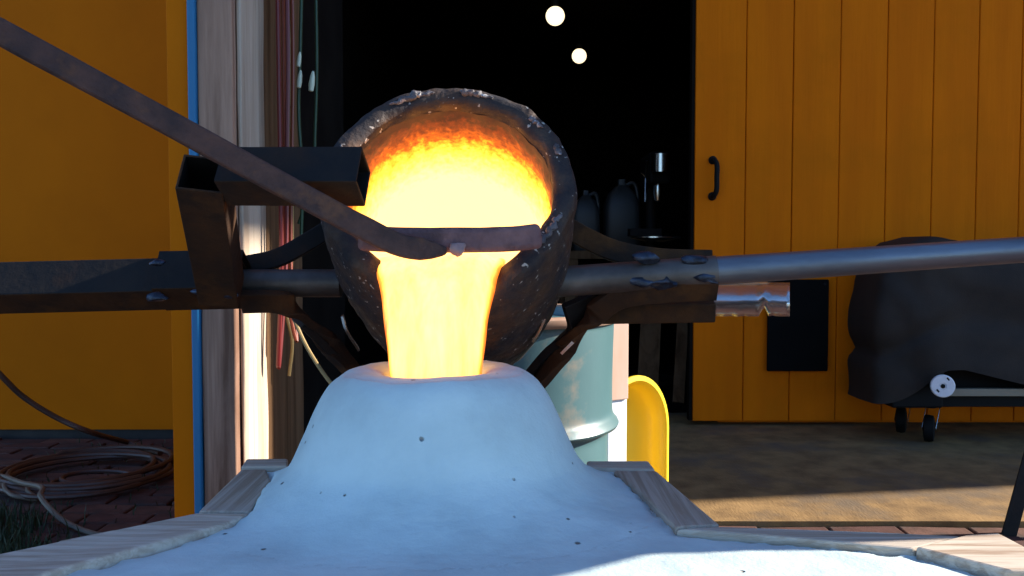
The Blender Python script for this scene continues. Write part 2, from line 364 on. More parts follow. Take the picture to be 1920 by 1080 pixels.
part('roof', MB().add([(-4.5,3.3,8.41),(9.3,3.3,8.41),(9.3,6.6,9.9),(-4.5,6.6,9.9),(9.3,9.9,8.41),(-4.5,9.9,8.41)],
                      [(0,1,2,3),(3,2,4,5),(0,3,5),(1,4,2),(0,5,4,1)]), M['footing'], ws, smooth=0)

# sliding door of vertical grooved boards
DX0 = at(1300, 500, 4.0).x
dr = thing('sliding_door', (DX0, 4.0, 0.03), 'yellow sliding barn door of vertical grooved boards with black pull handle', 'door')
edges = [DX0] + [at(x, 500, 4.0).x for x in (1394, 1481, 1568, 1655, 1741, 1824, 1904)]
while edges[-1] < 3.2: edges.append(edges[-1] + 0.208)
for i in range(len(edges) - 1):
    g_ = 0.0016
    dz = random.uniform(-0.001, 0.001)
    MB().box(edges[i] + g_*(i > 0), edges[i+1] - g_, 3.985 + dz, 4.005, 0.022, 2.36).build('board', M['yellow'], dr, smooth=0, bevel=0.003, seg=1)
MB().box(DX0 + 0.006, edges[-1] - 0.006, 4.0055, 4.035, 0.024, 2.355).build('backing', M['groove'], dr, smooth=0)
MB().box(DX0 - 0.016, DX0 - 0.002, 3.99, 4.04, 0.024, 2.355).build('edge_strip', M['inner'], dr, smooth=0)
hx = at(1338, 330, 3.97)
h0 = at(1337, 300, 3.975); h1 = at(1336, 368, 3.975)
pts = [V((h0.x,3.983,h0.z)), V((h0.x,3.965,h0.z)), V((h0.x+0.010,3.945,h0.z-0.022)), V((h0.x+0.010,3.942,(h0.z+h1.z)/2)), V((h1.x+0.010,3.945,h1.z+0.022)), V((h1.x,3.965,h1.z)), V((h1.x,3.983,h1.z))]
hd = MB().tube(smooth_path(pts, 5), 0.0115, 10).build('handle', M['black'], dr)
for p in (h0, h1):
    MB().lathe([(0.0,-0.002),(0.019,-0.002),(0.019,0.004),(0.012,0.009),(0.0,0.009)], (p.x,3.983,p.z), (0,-1,0), 16).build('handle_plate', M['black'], hd)

# wing wall left of the doorway, end on
ww = thing('wing_wall', (-0.78, 2.3, 0), 'end of a short partition wall with rough timber post and blue edging', 'wall')
YP = 2.27
def X(px, Y): return (px - 960) / F * Y
xb0, xb1, xp0, xp1 = X(318,YP), X(360,YP), X(376,YP), X(440,YP)
MB().box(xb0, xb1-0.001, YP+0.004, YP+0.03, -0.06, 2.7).build('trim_board', M['yellow_smooth'], ww, smooth=0, bevel=0.002)
MB().box(xb0+0.004, xb1-0.002, YP+0.031, 3.92, -0.06, 2.7).build('wall_sheet', M['yellow_smooth'], ww, smooth=0)
MB().box(xb1, xp0-0.001, YP-0.013, YP+0.30, -0.06, 2.7).build('edge_strip', M['blue'], ww, smooth=0, bevel=0.004)
def rough_plank(x0, x1, y0, y1, z0, z1, amp, nz=60):
    rings = []
    for k in range(nz + 1):
        z = z0 + (z1 - z0) * k / nz
        def j(a, b): return noise.noise((a*7.3, b*5.1, z*5.0)) * amp
        rings.append([V((x0 + j(1,0), y0 + j(0,1), z)), V((x1 + j(2,0), y0 + j(0,2), z)), V((x1 + j(3,1), y1, z)), V((x0, y1, z))])
    return MB().loft(rings)
rough_plank(xp0, xp1, YP, YP+0.24, -0.06, 2.7, 0.003).build('post', M['post'], ww, bevel=0.004)
rough_plank(xp1+0.0035, xp1+0.014, YP+0.030, YP+0.245, -0.06, 2.7, 0.004).build('plank', M['plank'], ww, bevel=0.004)
rough_plank(xp0+0.03, xp1+0.004, YP+0.250, YP+0.48, -0.06, 2.7, 0.003).build('plank', M['stud'], ww, bevel=0.003)
rough_plank(xp0+0.03, xp1-0.004, YP+0.483, YP+0.75, -0.06, 2.7, 0.003).build('plank', M['stud'], ww, bevel=0.003)
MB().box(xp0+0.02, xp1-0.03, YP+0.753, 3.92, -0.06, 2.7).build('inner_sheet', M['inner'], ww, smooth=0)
b0 = atz(275, 985, -0.02)
tag(MB().prism([(-1.10,2.36),(-0.92,2.30),(-0.90,2.62),(-0.95,2.66)], -0.06, 0.0).build('concrete_block', M['concrete'], smooth=0, bevel=0.006),
    'flat grey concrete offcut on the bricks at the foot of the yellow trim', 'concrete block')

# ================================================================== THE MOULD
MZ = 0.534
def mp(x, y): p = atz(x, y, MZ); return (p.x, p.y)
mould = thing('mould', (0, 0.8, -0.01), 'pale plaster casting mould with a domed pouring mound in a timber frame', 'mould')
inner = [mp(497,882), mp(512,905), mp(470,962), mp(420,985), mp(95,1080), (-0.40,0.40), (0.55,0.40), mp(1890,1075), mp(1712,1032), mp(1420,1005), mp(1265,995), mp(1205,930), mp(1150,882)]
def inside(x, y, poly):
    c = False; n = len(poly); j = n - 1
    for i in range(n):
        xi, yi = poly[i]; xj, yj = poly[j]
        if (yi > y) != (yj > y) and x < (xj - xi) * (y - yi) / (yj - yi) + xi: c = not c
        j = i
    return c
def dist_poly(x, y, poly):
    best = 9; n = len(poly); p = V((x, y))
    for i in range(n):
        a = V(poly[i]); b = V(poly[(i+1) % n]); ab = b - a
        t = max(0, min(1, (p - a).dot(ab) / ab.length_squared)); best = min(best, (p - a - ab*t).length)
    return best
CX, CY = X(812, 1.0), 1.0
prof = [(0.0,-0.05),(0.044,-0.05),(0.0490,0.06),(0.0505,0.108),(0.0535,0.122),(0.060,0.130),(0.072,0.1335),(0.088,0.1335),(0.102,0.1295),(0.114,0.120),(0.125,0.1045),(0.135,0.084),(0.145,0.061),(0.154,0.0405),(0.163,0.0255),(0.178,0.0135),(0.20,0.005),(0.235,0.001),(0.27,0.0)]
PROF = [(p.x, p.y) for p in smooth_path([V((a,b,0)) for a,b in prof], 8)]
def prof_h(r):
    for (r0,h0),(r1,h1) in zip(PROF, PROF[1:]):
        if r <= r1: return h0 + (h1-h0)*(r-r0)/(r1-r0)
    return 0.0
def mould_h(x, y):
    dx = x - CX; dy = y - CY; a = math.atan2(dy, dx)
    r = math.hypot(dx, dy)
    k = 1.0 + 0.03*noise.noise((math.cos(a)*1.3, math.sin(a)*1.3, 4.2)) if r > 0.056 else 1 + 0.06*noise.noise((math.cos(a)*2.1, math.sin(a)*2.1, 1.2))
    if dx > 0 and r > 0.09: k *= 1.0 + 0.03*max(0, dx)/r
    h = prof_h(r / k)
    if dy < 0 and r > 0.10:                            # a longer apron towards the near side
        h += 0.016 * math.exp(-((r-0.17)/0.06)**2) * (-dy/r)
    h += 0.0036*noise.noise((x*9, y*9, 0.3)) + 0.0015*noise.noise((x*30, y*30, 2.3)) + 0.0005*noise.noise((x*90, y*90, 5.3))
    if h > 0.02 and r > 0.07: h += 0.0012*noise.noise((x*24, y*24, h*50))
    return h
mb = MB()
# polar grid near the mound, so that its lip is smooth, then a square grid outside
nr = 110; na = 220; rr = [0.2775 * (i / nr) ** 0.9 for i in range(nr + 1)]
big = [V(p) for p in inner]
vs = []; fs = []
for i, r in enumerate(rr):
    for k in range(na):
        a = 2*math.pi*k/na; x = CX + r*math.cos(a); y = CY + r*math.sin(a)
        de = dist_poly(x, y, inner); vs.append((x, y, MZ - 0.003 + mould_h(x, y) - 0.007*math.exp(-de/0.005)*(0.6 + noise.noise((x*60,y*60,0)))*(1 if r > 0.13 else 0)))
        if r > 0.15: vs[-1] = (x, y, inside(x, y, inner) and vs[-1][2] or min(vs[-1][2], MZ - 0.003))
def keep(x, y): return inside(x, y, inner) or dist_poly(x, y, inner) < 0.016
def under(x, y, z): return z if inside(x, y, inner) else min(z, MZ - 0.003)
for i in range(nr):
    for k in range(na):
        q = (i*na+k, i*na+(k+1)%na, (i+1)*na+(k+1)%na, (i+1)*na+k)
        if all(keep(vs[j][0], vs[j][1]) for j in q): fs.append(q)
mb.add(vs, fs)
st = 0.006; nx = int(1.1/st); ny = int(0.8/st); idx = {}; vs = []; fs = []
for i in range(nx + 1):
    for j in range(ny + 1):
        x = -0.50 + i*st; y = 0.38 + j*st
        if math.hypot(x-CX, y-CY) < 0.252: continue
        if not keep(x, y): continue
        de = dist_poly(x, y, inner); eg = 0.007*math.exp(-de/0.005)*(0.6 + noise.noise((x*60,y*60,0)))
        idx[(i,j)] = len(vs); vs.append((x, y, MZ - 0.003 + mould_h(x, y) - eg - (0.0 if math.hypot(x-CX,y-CY) > 0.268 else 0.003)))
for (i, j) in idx:
    q = [(i,j),(i+1,j),(i+1,j+1),(i,j+1)]
    if all(t in idx for t in q): fs.append(tuple(idx[t] for t in q))
vs = [(x, y, under(x, y, z)) for x, y, z in vs]
mb.add(vs, fs)
mb.build('plaster_body', M['plaster'], mould, smooth=80)
bz = [0]
def frame_board(poly, mt, dz=0.0, tilt=0.0):
    # a plank on edge: slightly uneven top
    n = len(poly); c = V((0,0))
    for p in poly: c += V(p)/n
    vs = [(p[0],p[1],-0.01) for p in poly] + [(p[0],p[1],MZ+0.003+dz + noise.noise((p[0]*9,p[1]*9,dz*90))*0.002) for p in poly]
    fs = [tuple(range(n))[::-1], tuple(range(n,2*n))] + [(i,(i+1)%n,n+(i+1)%n,n+i) for i in range(n)]
    return MB().add(vs, fs).build('frame_board', mt, mould, smooth=0, bevel=0.0025)
frame_board([mp(372,964), mp(468,964), mp(508,906), mp(500,884), mp(452,884)], M['pine_y'], 0.0)
frame_board([mp(452,880.5), mp(540,880.5), mp(540,866), mp(462,866)], M['pine_x'], 0.0015)
frame_board([mp(-20,1047), mp(368,966.5), mp(468,966.5), mp(420,986.5), mp(90,1082), (-0.40,0.66), (-0.50,0.66)], M['pine'], -0.0005)
frame_board([(-0.50,0.657),(-0.40,0.657),(-0.40,0.38),(-0.50,0.38)], M['pine_y'], 0.001)
frame_board([mp(1100,879), mp(1152,882), mp(1168,884), mp(1228,884), mp(1216,868), mp(1100,868)], M['pine_x'], 0.0)
frame_board([mp(1150,886), mp(1206,930), mp(1267,994), mp(1350,988), mp(1231,886.5)], M['pine_y'], -0.0005)
frame_board([mp(1267,996.5), mp(1420,1006), mp(1712,1032), mp(1805,1009), mp(1640,1002), mp(1352,990.5)], M['pine_x'], -0.001)
frame_board([mp(1716,1033), mp(1895,1078), mp(2010,1078), mp(1872,1007), mp(1810,1010)], M['pine'], 0.001)
frame_board([(0.55,0.716),(0.64,0.716),(0.64,0.38),(0.55,0.38)], M['pine_y'], 0.0)
frame_board([(-0.398,0.379),(0.548,0.379),(0.548,0.35),(-0.398,0.35)], M['pine_x'], 0.0)
tag(MB().prism([mp(104,1012)[:2], mp(215,990), mp(262,998), mp(140,1018)], -0.035, MZ-0.001).build('stake', M['pine_y'], smooth=0, bevel=0.003),
    'short timber stake standing against the left board of the mould frame', 'stake')

# ================================================================== CRUCIBLE, MELT
TILT = R(57)
A = V((0, -math.sin(TILT), math.cos(TILT))); B = V((0, -math.cos(TILT), -math.sin(TILT)))
C0 = at(838, 340, 1.10)
cr = thing('crucible', C0, 'dark crusted crucible tipped forward with glowing orange inside', 'crucible')
CS = 1.06; cr.scale = (CS, CS, CS); cr.rotation_euler = (TILT, 0, 0); cr['_o'] = (0,0,0)
PO = [(0.0,-0.333),(0.08,-0.334),(0.108,-0.328),(0.121,-0.30),(0.133,-0.26),(0.142,-0.22),(0.149,-0.17),(0.152,-0.12),(0.1535,-0.07),(0.152,-0.03),(0.150,-0.008),(0.147,-0.001),(0.138,0.001),(0.129,-0.001),(0.1245,-0.006),(0.123,-0.018)]
PI_ = [(0.123,-0.016),(0.124,-0.06),(0.1235,-0.11),(0.119,-0.16),(0.110,-0.21),(0.095,-0.25),(0.07,-0.275),(0.0,-0.285)]
def fine(p, n):
    out = []
    for (a,b),(c,d_) in zip(p, p[1:]):
        k = max(1, int(math.hypot(c-a, d_-b) / n))
        out += [(a+(c-a)*i/k, b+(d_-b)*i/k) for i in range(k)]
    return out + [p[-1]]
def crus(p, amp, f1=22, f2=70):
    n1 = noise.noise(V(p)*f1); n2 = noise.noise(V(p)*f2 + V((3,1,7)))
    return n1*amp + n2*amp*0.6
def shell(profile, name, mt, amp, ax=0):
    m = MB().lathe(fine(profile, 0.006), n=144)
    for i, p in enumerate(m.v):
        rad = V((p.x, p.y, 0))
        if rad.length > 0.02:
            dd = crus(p, amp); p += rad.normalized()*dd + V((0,0,1))*crus(p + V((5,5,5)), amp*0.8)
            # pouring lip: the near low side of the rim is pulled out a little
            an = math.atan2(p.x, -p.y)
            w = 1/(1 + (an/0.50)**8) * max(0, 1 + p.z/0.09)
            p += V((0,-1,0))*0.006*w + V((0,0,-1))*0.024*w
    return m.build(name, mt, cr, smooth=60)
shell(PO, 'shell', M['crucible'], 0.0032)
lin = shell(PI_, 'glowing_lining', M['lining'], 0.0050)
# slag crust on the rim
for (a0, ln, th) in ((1.72,0.42,0.006),(1.18,0.32,0.006),(0.62,0.16,0.004),(0.28,0.12,0.004),(-0.70,0.34,0.007),(2.75,0.12,0.004)):
    pts = [V((math.cos(a0+ln*t/10)*0.138*(1+0.01*math.sin(t*2.1)), math.sin(a0+ln*t/10)*0.138*(1+0.01*math.sin(t*2.1)), 0.0015)) for t in range(11)]
    rad = [0.0015 + th*abs(noise.noise((t*0.7, a0*5, 0)))**0.5*(math.sin(math.pi*(t+0.3)/10.6)) for t in range(11)]
    m = MB().tube(smooth_path(pts,3), [rad[min(10,i//3)] for i in range(31)], 8)
    for p in m.v: p += V(noise.noise_vector(p*150))*0.0022
    m.build('slag_crust', M['slag'], cr, smooth=60)

# melt: level pool in the tilted crucible, then the falling stream
MEL = thing('molten_metal', (CX, 0.97, 0.6), 'wide bright yellow stream of molten metal pouring into the mound', 'molten metal')
ZP = 0.795
def rin(s):
    pr = [(-z, r) for r, z in PI_]
    for (s0,r0),(s1,r1) in zip(pr, pr[1:]):
        if s0 <= s <= s1: return r0 + (r1-r0)*(s-s0)/(s1-s0)
    return 0.123 if s < 0.016 else 0.0
m = MB(); rows_ = []
for i in range(41):
    y = 1.02 + 0.30*i/40
    v = V((0, y-C0.y, ZP-C0.z)); s_ = -v.dot(A); q = v.dot(B); rr_ = rin(max(0,s_/CS))*CS + 0.001
    hw = math.sqrt(max(0, rr_*rr_ - q*q))
    if hw > 0: rows_.append([V((C0.x + hw*t/10, y, ZP + 0.0008*noise.noise((t*0.6,y*30,0)))) for t in range(-10, 11)])
m.loft(rows_, closed=False)
m.build('pool', M['melt'], MEL, smooth=80)
traj = [(1.110,0.784,(690,948),0.018),(1.080,0.784,(690,948),0.022),(1.058,0.781,(694,944),0.028),(1.040,0.771,(702,935),0.034),(1.024,0.752,(710,926),0.034),(1.012,0.728,(715,918),0.031),(1.004,0.704,(719,912),0.028),(0.999,0.678,(724,906),0.026),(0.996,0.652,(728,901),0.024),(0.994,0.622,(731,896),0.023),(0.993,0.56,(734,890),0.022)]
m = MB(); rings = []
P3 = smooth_path([V((t[0], t[1], 0)) for t in traj], 6); W = smooth_path([V((t[2][0], t[2][1], t[3])) for t in traj], 6)
for i, (p, w) in enumerate(zip(P3, W)):
    y, z = p.x, p.y
    q = P3[min(i+1,len(P3)-1)] - P3[max(i-1,0)]; tn = V((0, q.x, q.y)).normalized(); nrm = V((0, tn.z, -tn.y))    # thickness direction
    x0, x1 = X(w.x, y - 0.012), X(w.y, y - 0.012); cx = (x0+x1)/2; hw = (x1-x0)/2
    ring = []
    for k in range(48):
        a = 2*math.pi*k/48; c, s_ = math.cos(a), math.sin(a)
        xx = cx + hw*math.copysign(abs(c)**0.8, c)
        th = (w.z/2)*math.copysign(abs(s_)**0.8, s_) * (1 + 0.35*noise.noise((xx*38, z*3.0, 1.7)) + 0.5*noise.noise((xx*90, z*5.0, 3.7)))
        xx += 0.0016*noise.noise((c*3, z*30, s_))
        ring.append(V((xx, y, z)) + nrm*th)
    rings.append(ring)
o = m.loft(rings).build('stream', M['melt'], MEL, smooth=80)
at_ = o.data.attributes.new('edge', 'FLOAT', 'POINT')
at_.data.foreach_set('value', [abs(math.cos(2*math.pi*(i % 48)/48)) for i in range(len(o.data.vertices))])
m = MB().lathe([(0.0,0.0),(0.030,0.0),(0.050,0.0)], (CX, CY, MZ+0.060), (0,0,1), 40)
m.build('cup_pool', M['melt'], MEL, smooth=80)

# ================================================================== POURING SHANK
sh = thing('pouring_shank', (C0.x, 1.2, 0.75), 'rusty steel pouring shank cradling the crucible between square tube and pipe', 'pouring shank')
AX_Y = 1.215
def shade_bore(o):                      # inner walls of a hollow tube, coloured black for the shade in there
    o.data.materials.append(M['black']); k = len(o.data.materials) - 1
    for i, pl in enumerate(o.data.polygons):
        if 8 <= i < 12: pl.material_index = k
    return o
def rust_under(o, mt):
    o.data.materials.append(mt)
    for pl in o.data.polygons:
        if pl.normal.dot(B) > 0.8: pl.material_index = 1
    shade_bore(o)
def ax(px, py, Y=AX_Y): return at(px, py, Y)
# left square tube (rolled over with the crucible)
l0 = ax(-420, 551); l1 = ax(456, 529); 
rust_under(MB().hollow(l0, l1, 0.053, 0.053, 0.004, A).build('square_tube', M['darksteel'], sh, smooth=0, bevel=0.003, jitter=0.0004), M['rust'])
s0 = ax(306, 527); s1 = ax(462, 524)
rust_under(MB().hollow(s0, s1, 0.060, 0.060, 0.0035, A).build('sleeve', M['darksteel'], sh, smooth=0, bevel=0.003, jitter=0.0005), M['rust'])
# upright along the crucible axis with open top end
u0 = ax(416, 545, 1.175); u1 = at(380, 325, 0.985)
shade_bore(MB().hollow(u0, u1, 0.050, 0.050, 0.003, B).build('upright', M['rust'], sh, smooth=0, bevel=0.0012, jitter=0.0005))
ud = (u1-u0).normalized()
MB().box(-0.0205,0.0205,-0.0205,0.0205,-0.001,0.001)
# retaining tube across the mouth
r0 = at(424, 331, 0.990); r1 = at(682, 331, 0.975)
rust_under(MB().hollow(r0, r1, 0.048, 0.046, 0.0035, A).build('retaining_tube', M['darksteel'], sh, smooth=0, bevel=0.003, jitter=0.0005), M['rust'])
cap_c = u0 + ud*0.06
# pipe stub left of the crucible, long pipe to the right
MB().tube([ax(456,531,1.23), ax(640,531,1.23)], 0.0195, 20).build('pipe_stub', M['pipe_dark'], sh)
p0 = ax(1040, 529, 1.20); p1 = ax(1920, 468, 1.17); p2 = p1 + (p1-p0)*0.75
MB().tube([p0, p1, p2], [0.0205,0.0172,0.0172][:1]*1+[0.0172,0.0172], 24).build('pipe', M['galv'], sh)
MB().tube([p0.lerp(p1,-0.01), p0.lerp(p1,0.35)], 0.0208, 24).build('pipe_sleeve', M['pipe_dark'], sh)
def strap(pts, w, h, up, mt='rust', k=6):
    return MB().bar(smooth_path(pts, k), w, h, up).build('strap', M[mt], sh, smooth=50, bevel=0.0015)
# straps: upper and lower on each side, running round behind the crucible
strap([at(1335,489,1.245), at(1240,486,1.245), at(1160,473,1.25), at(1105,450,1.26), at(1060,425,1.27), at(1000,395,1.30)], 0.010, 0.030, (0,0.2,1))
strap([at(1345,541,1.19), at(1250,545,1.19), at(1165,556,1.20), at(1110,594,1.22), at(1060,650,1.26), at(1018,707,1.28), at(985,750,1.29)], 0.012, 0.034, (0.5,-0.4,0.6))
strap([at(1085,560,1.23), at(1090,600,1.25), at(1050,640,1.28), at(1000,700,1.31)], 0.012, 0.050, (0.6,0,0.6), 'darksteel')
strap([at(462,497,1.245), at(520,484,1.25), at(575,455,1.26), at(640,415,1.28)], 0.010, 0.026, (0,0.2,1), 'darksteel')
strap([at(452,566,1.20), at(530,568,1.20), at(575,600,1.23), at(620,648,1.26), at(668,705,1.28), at(700,750,1.29)], 0.012, 0.032, (-0.5,-0.4,0.6))
strap([at(560,600,1.25), at(600,640,1.27), at(650,690,1.30)], 0.012, 0.055, (-0.6,0,0.6), 'darksteel')
# base ring and cup under the crucible
def ringpath(c, r, n=40): return [V(c) + V((math.cos(2*math.pi*k/n)*r,0,0)) + B*(math.sin(2*math.pi*k/n)*r) for k in range(n+1)]
MB().tube(ringpath(C0 - A*0.365, 0.102), 0.010, 8).build('base_ring', M['darksteel'], sh)
# lower flat tube and bright sheet on the right
MB().bar([at(1120,583,1.27), at(1338,580,1.265)], 0.034, 0.030, (0,-0.3,1)).build('lower_tube', M['rust'], sh, smooth=0, bevel=0.003, jitter=0.0008)
m = MB(); rings = []
for i in range(25):
    px = 1325 + (1481-1325)*i/24; ring = []
    for j in range(9):
        t = j/8; py = 531 + (592 + 4*noise.noise((px*0.09,0,0)) - (14 if 1425 < px < 1442 else 0) - 531)*t
        ring.append(at(px, py, 1.40 - 0.09*(px-1325)/156 - 0.035*math.sin(t*2.4) + 0.0015*noise.noise((px*0.03,t*2,0))))
    rings.append(ring)
m.loft(rings, closed=False); o = m.build('bright_sheet', M['sheet'], sh, smooth=60); sm = o.modifiers.new('solid','SOLIDIFY'); sm.thickness = 0.0012
def bead(p, r, k):
    m = MB().lathe([(r*math.sin(t*math.pi/8)*1.0, -r*math.cos(t*math.pi/8)) for t in range(9)], (0,0,0), (0,0,1), 14)
    for v in m.v: v += V(noise.noise_vector(v*90 + V((k,k,k))))*r*0.6
    for v in m.v: v.x *= 1.7; v.y *= 0.8; v.z *= 0.75; v += p
    m.build('weld_bead', M['weld'], sh, smooth=60)
for k, (x, y, r) in enumerate([(1203,528,0.011),(1243,528,0.012),(1325,521,0.012),(1213,484,0.010),(1300,488,0.009)]):
    bead(at(x, y, 1.179), r, k)
for k, (x, y, r) in enumerate([(293,557,0.008),(296,492,0.006),(372,548,0.006),(400,551,0.006),(430,553,0.006)]):
    bead(at(x, y, 1.168 if k < 2 else 1.145), r, 10+k)
for pts in ([at(642,592,1.21), at(650,620,1.215), at(672,655,1.23)], [at(1022,596,1.20), at(1012,620,1.205), at(1000,640,1.21)]):
    MB().bar(smooth_path(pts,4), 0.003, 0.010, (0,-1,0.2)).build('clip', M['chrome'], sh, smooth=40)
MB().bar([at(1076,640,1.20), at(1054,662,1.205)], 0.004, 0.014, (0,-1,0.2)).build('clip', M['chrome'], sh, smooth=40)

# skimming bar
sk = thing('skimming_bar', at(720,452,1.0), 'long rusty bent bar held across the crucible mouth to hold back slag', 'bar')
pts = [at(-330,-122,0.83), at(-10,54,0.86), at(330,238,0.90), at(600,385,0.945), at(690,432,0.962), at(745,458,0.972), at(790,467,0.978), at(838,470,0.986)]
m = MB().bar(smooth_path(pts, 5), 0.018, 0.0250, (0,0,1)); n_ = len(m.v)
for k in range(4):                # the tip is forged thin
    c_ = (m.v[n_-1] + m.v[n_-2] + m.v[n_-3] + m.v[n_-4]) / 4
for k in range(1, 5): m.v[n_-k] = c_ + (m.v[n_-k] - c_)*0.3
for g_i, sc_ in ((2,0.5),(3,0.65),(4,0.8),(5,0.9)):
    b_ = n_ - 4*g_i; cc_ = sum((m.v[b_+k] for k in range(4)), V((0,0,0)))/4
    for k in range(4): m.v[b_+k] = cc_ + (m.v[b_+k]-cc_)*sc_
m.build('shaft', M['bar'], sk, smooth=50, bevel=0.006, seg=3, jitter=0.0006)
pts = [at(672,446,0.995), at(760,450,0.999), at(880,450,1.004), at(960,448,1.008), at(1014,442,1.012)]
MB().bar(smooth_path(pts, 5), 0.020, 0.0285, (0,0,1)).build('crossbar', M['litbar'], sk, smooth=50, bevel=0.008, seg=3, jitter=0.0006)
m = MB().lathe([(0.009*math.sin(t*math.pi/8), -0.008*math.cos(t*math.pi/8)) for t in range(9)], (0,0,0), (0,0,1), 14)
for v in m.v: v += V(noise.noise_vector(v*120))*0.005; v += at(857,468,0.988)
M['hotslag'] = mat('pale_slag', (0.34,0.20,0.18), rough=0.8)
m.build('slag_lump', M['hotslag'], sk, smooth=60)

# ================================================================== DRUM, BOARD, YELLOW TRAY
DY = 1.78; dre = at(1157, 700, DY-0.03).x; DRr = 0.225; dc = V((dre - DRr, DY, 0))
dm = thing('drum', dc, 'dented teal steel drum with rusty patches standing behind the mould', 'drum')
ztop = at(1130, 594, DY-0.15).z
zr = at(1130, 826, DY-0.2).z
def rib(z, zc): return 0.013*math.exp(-((z-zc)/0.012)**2)
pr = []
z = -0.012
while z < ztop - 0.02:
    pr.append((DRr - 0.006 + rib(z, zr) + rib(z, zr-0.26) - (0.010 if z < zr-0.012 else 0), z)); z += 0.006
pr += [(DRr-0.004, ztop-0.018), (DRr+0.004, ztop-0.012), (DRr+0.005, ztop-0.004), (DRr, ztop), (DRr-0.008, ztop-0.003), (DRr-0.012, ztop-0.02), (0.0, ztop-0.022)]
m = MB().lathe(pr, dc, (0,0,1), 96)
for v in m.v:
    w = V((v.x-dc.x, v.y-dc.y, 0))
    if w.length > 0.1: v += w.normalized()*0.004*noise.noise(V((v.x*6, v.y*6, v.z*5)))
m.build('drum_body', M['teal'], dm, smooth=50)
pr2 = [(DRr-0.0035, ztop-0.085), (DRr-0.0025, ztop-0.02), (DRr+0.0065, ztop-0.013), (DRr+0.0070, ztop-0.003)]
m = MB().lathe([(DRr+0.002, ztop-0.018),(DRr+0.0085, ztop-0.012),(DRr+0.0085, ztop-0.002),(DRr+0.001, ztop+0.003),(DRr-0.006, ztop+0.002),(DRr-0.006, ztop-0.01)], dc, (0,0,1), 96)
for v in m.v:
    w = V((v.x-dc.x, v.y-dc.y, 0)); v += w.normalized()*0.003*noise.noise(V((v.x*6, v.y*6, v.z*5)))
m.build('rim', M['drumrust'], dm, smooth=50)
BYd = 1.93
bx0 = at(1140,700,BYd).x; bx1 = bx0 + (at(1177,700,BYd).x - bx0)*1.25
ub = thing('upright_board', V((bx0,BYd,0)), 'narrow upright white board with salmon brown upper part beside the drum', 'board')
ub.rotation_euler = (0,0,R(32))
zs = at(1160,752,BYd).z; zt = at(1160,599,BYd).z
MB().box(bx0, bx1, BYd, BYd+0.022, -0.012, zs).build('lower_board', M['white'], ub, smooth=0, bevel=0.002)
M['salmon'] = mat('salmon_board', (0.55,0.32,0.22), (0.62,0.42,0.33), 9, (1,1,0.3), 0.6)
MB().box(bx0, bx1-0.001, BYd-0.006, BYd+0.021, zs+0.0005, zt).build('upper_board', M['salmon'], ub, smooth=0, bevel=0.002)
# yellow moulded tray on end (scoop shaped, open side to the viewer)
YT = 2.06
cxt = at(1186, 800, YT).x; xr = at(1262, 800, YT).x; hw = (xr - cxt)*1.54; zt = at(1190, 704, YT).z
tr = thing('plastic_tray', V((cxt,YT,-0.012)), 'bright yellow moulded plastic tray stood on end with its rounded top up', 'tray')
tr.rotation_euler = (0,0,R(48))
def tray_ring(k, y):
    out = []; w = hw*k; top = zt - (hw - w)*1.0
    rc = w*0.98
    for t in range(0, 25):
        a = math.pi*t/24; out.append(V((cxt + w*math.cos(a), y, top - rc + rc*math.sin(a))))
    zb = -0.012 + (hw-w)
    return [V((cxt+w, y, zb)), V((cxt+w, y, (zb+top-rc)/2))] + out + [V((cxt-w, y, (zb+top-rc)/2)), V((cxt-w, y, zb))]
m = MB().loft([tray_ring(0.98,YT+0.004), tray_ring(1.0,YT-0.002), tray_ring(1.0,YT-0.008), tray_ring(0.92,YT-0.010), tray_ring(0.86,YT+0.0), tray_ring(0.86,YT+0.02), tray_ring(0.80,YT+0.04), tray_ring(0.66,YT+0.056), tray_ring(0.40,YT+0.064), tray_ring(0.02,YT+0.066)], True, False)
o = m.build('tray_shell', M['yplastic'], tr, smooth=50); sm = o.modifiers.new('solid','SOLIDIFY'); sm.thickness = 0.004

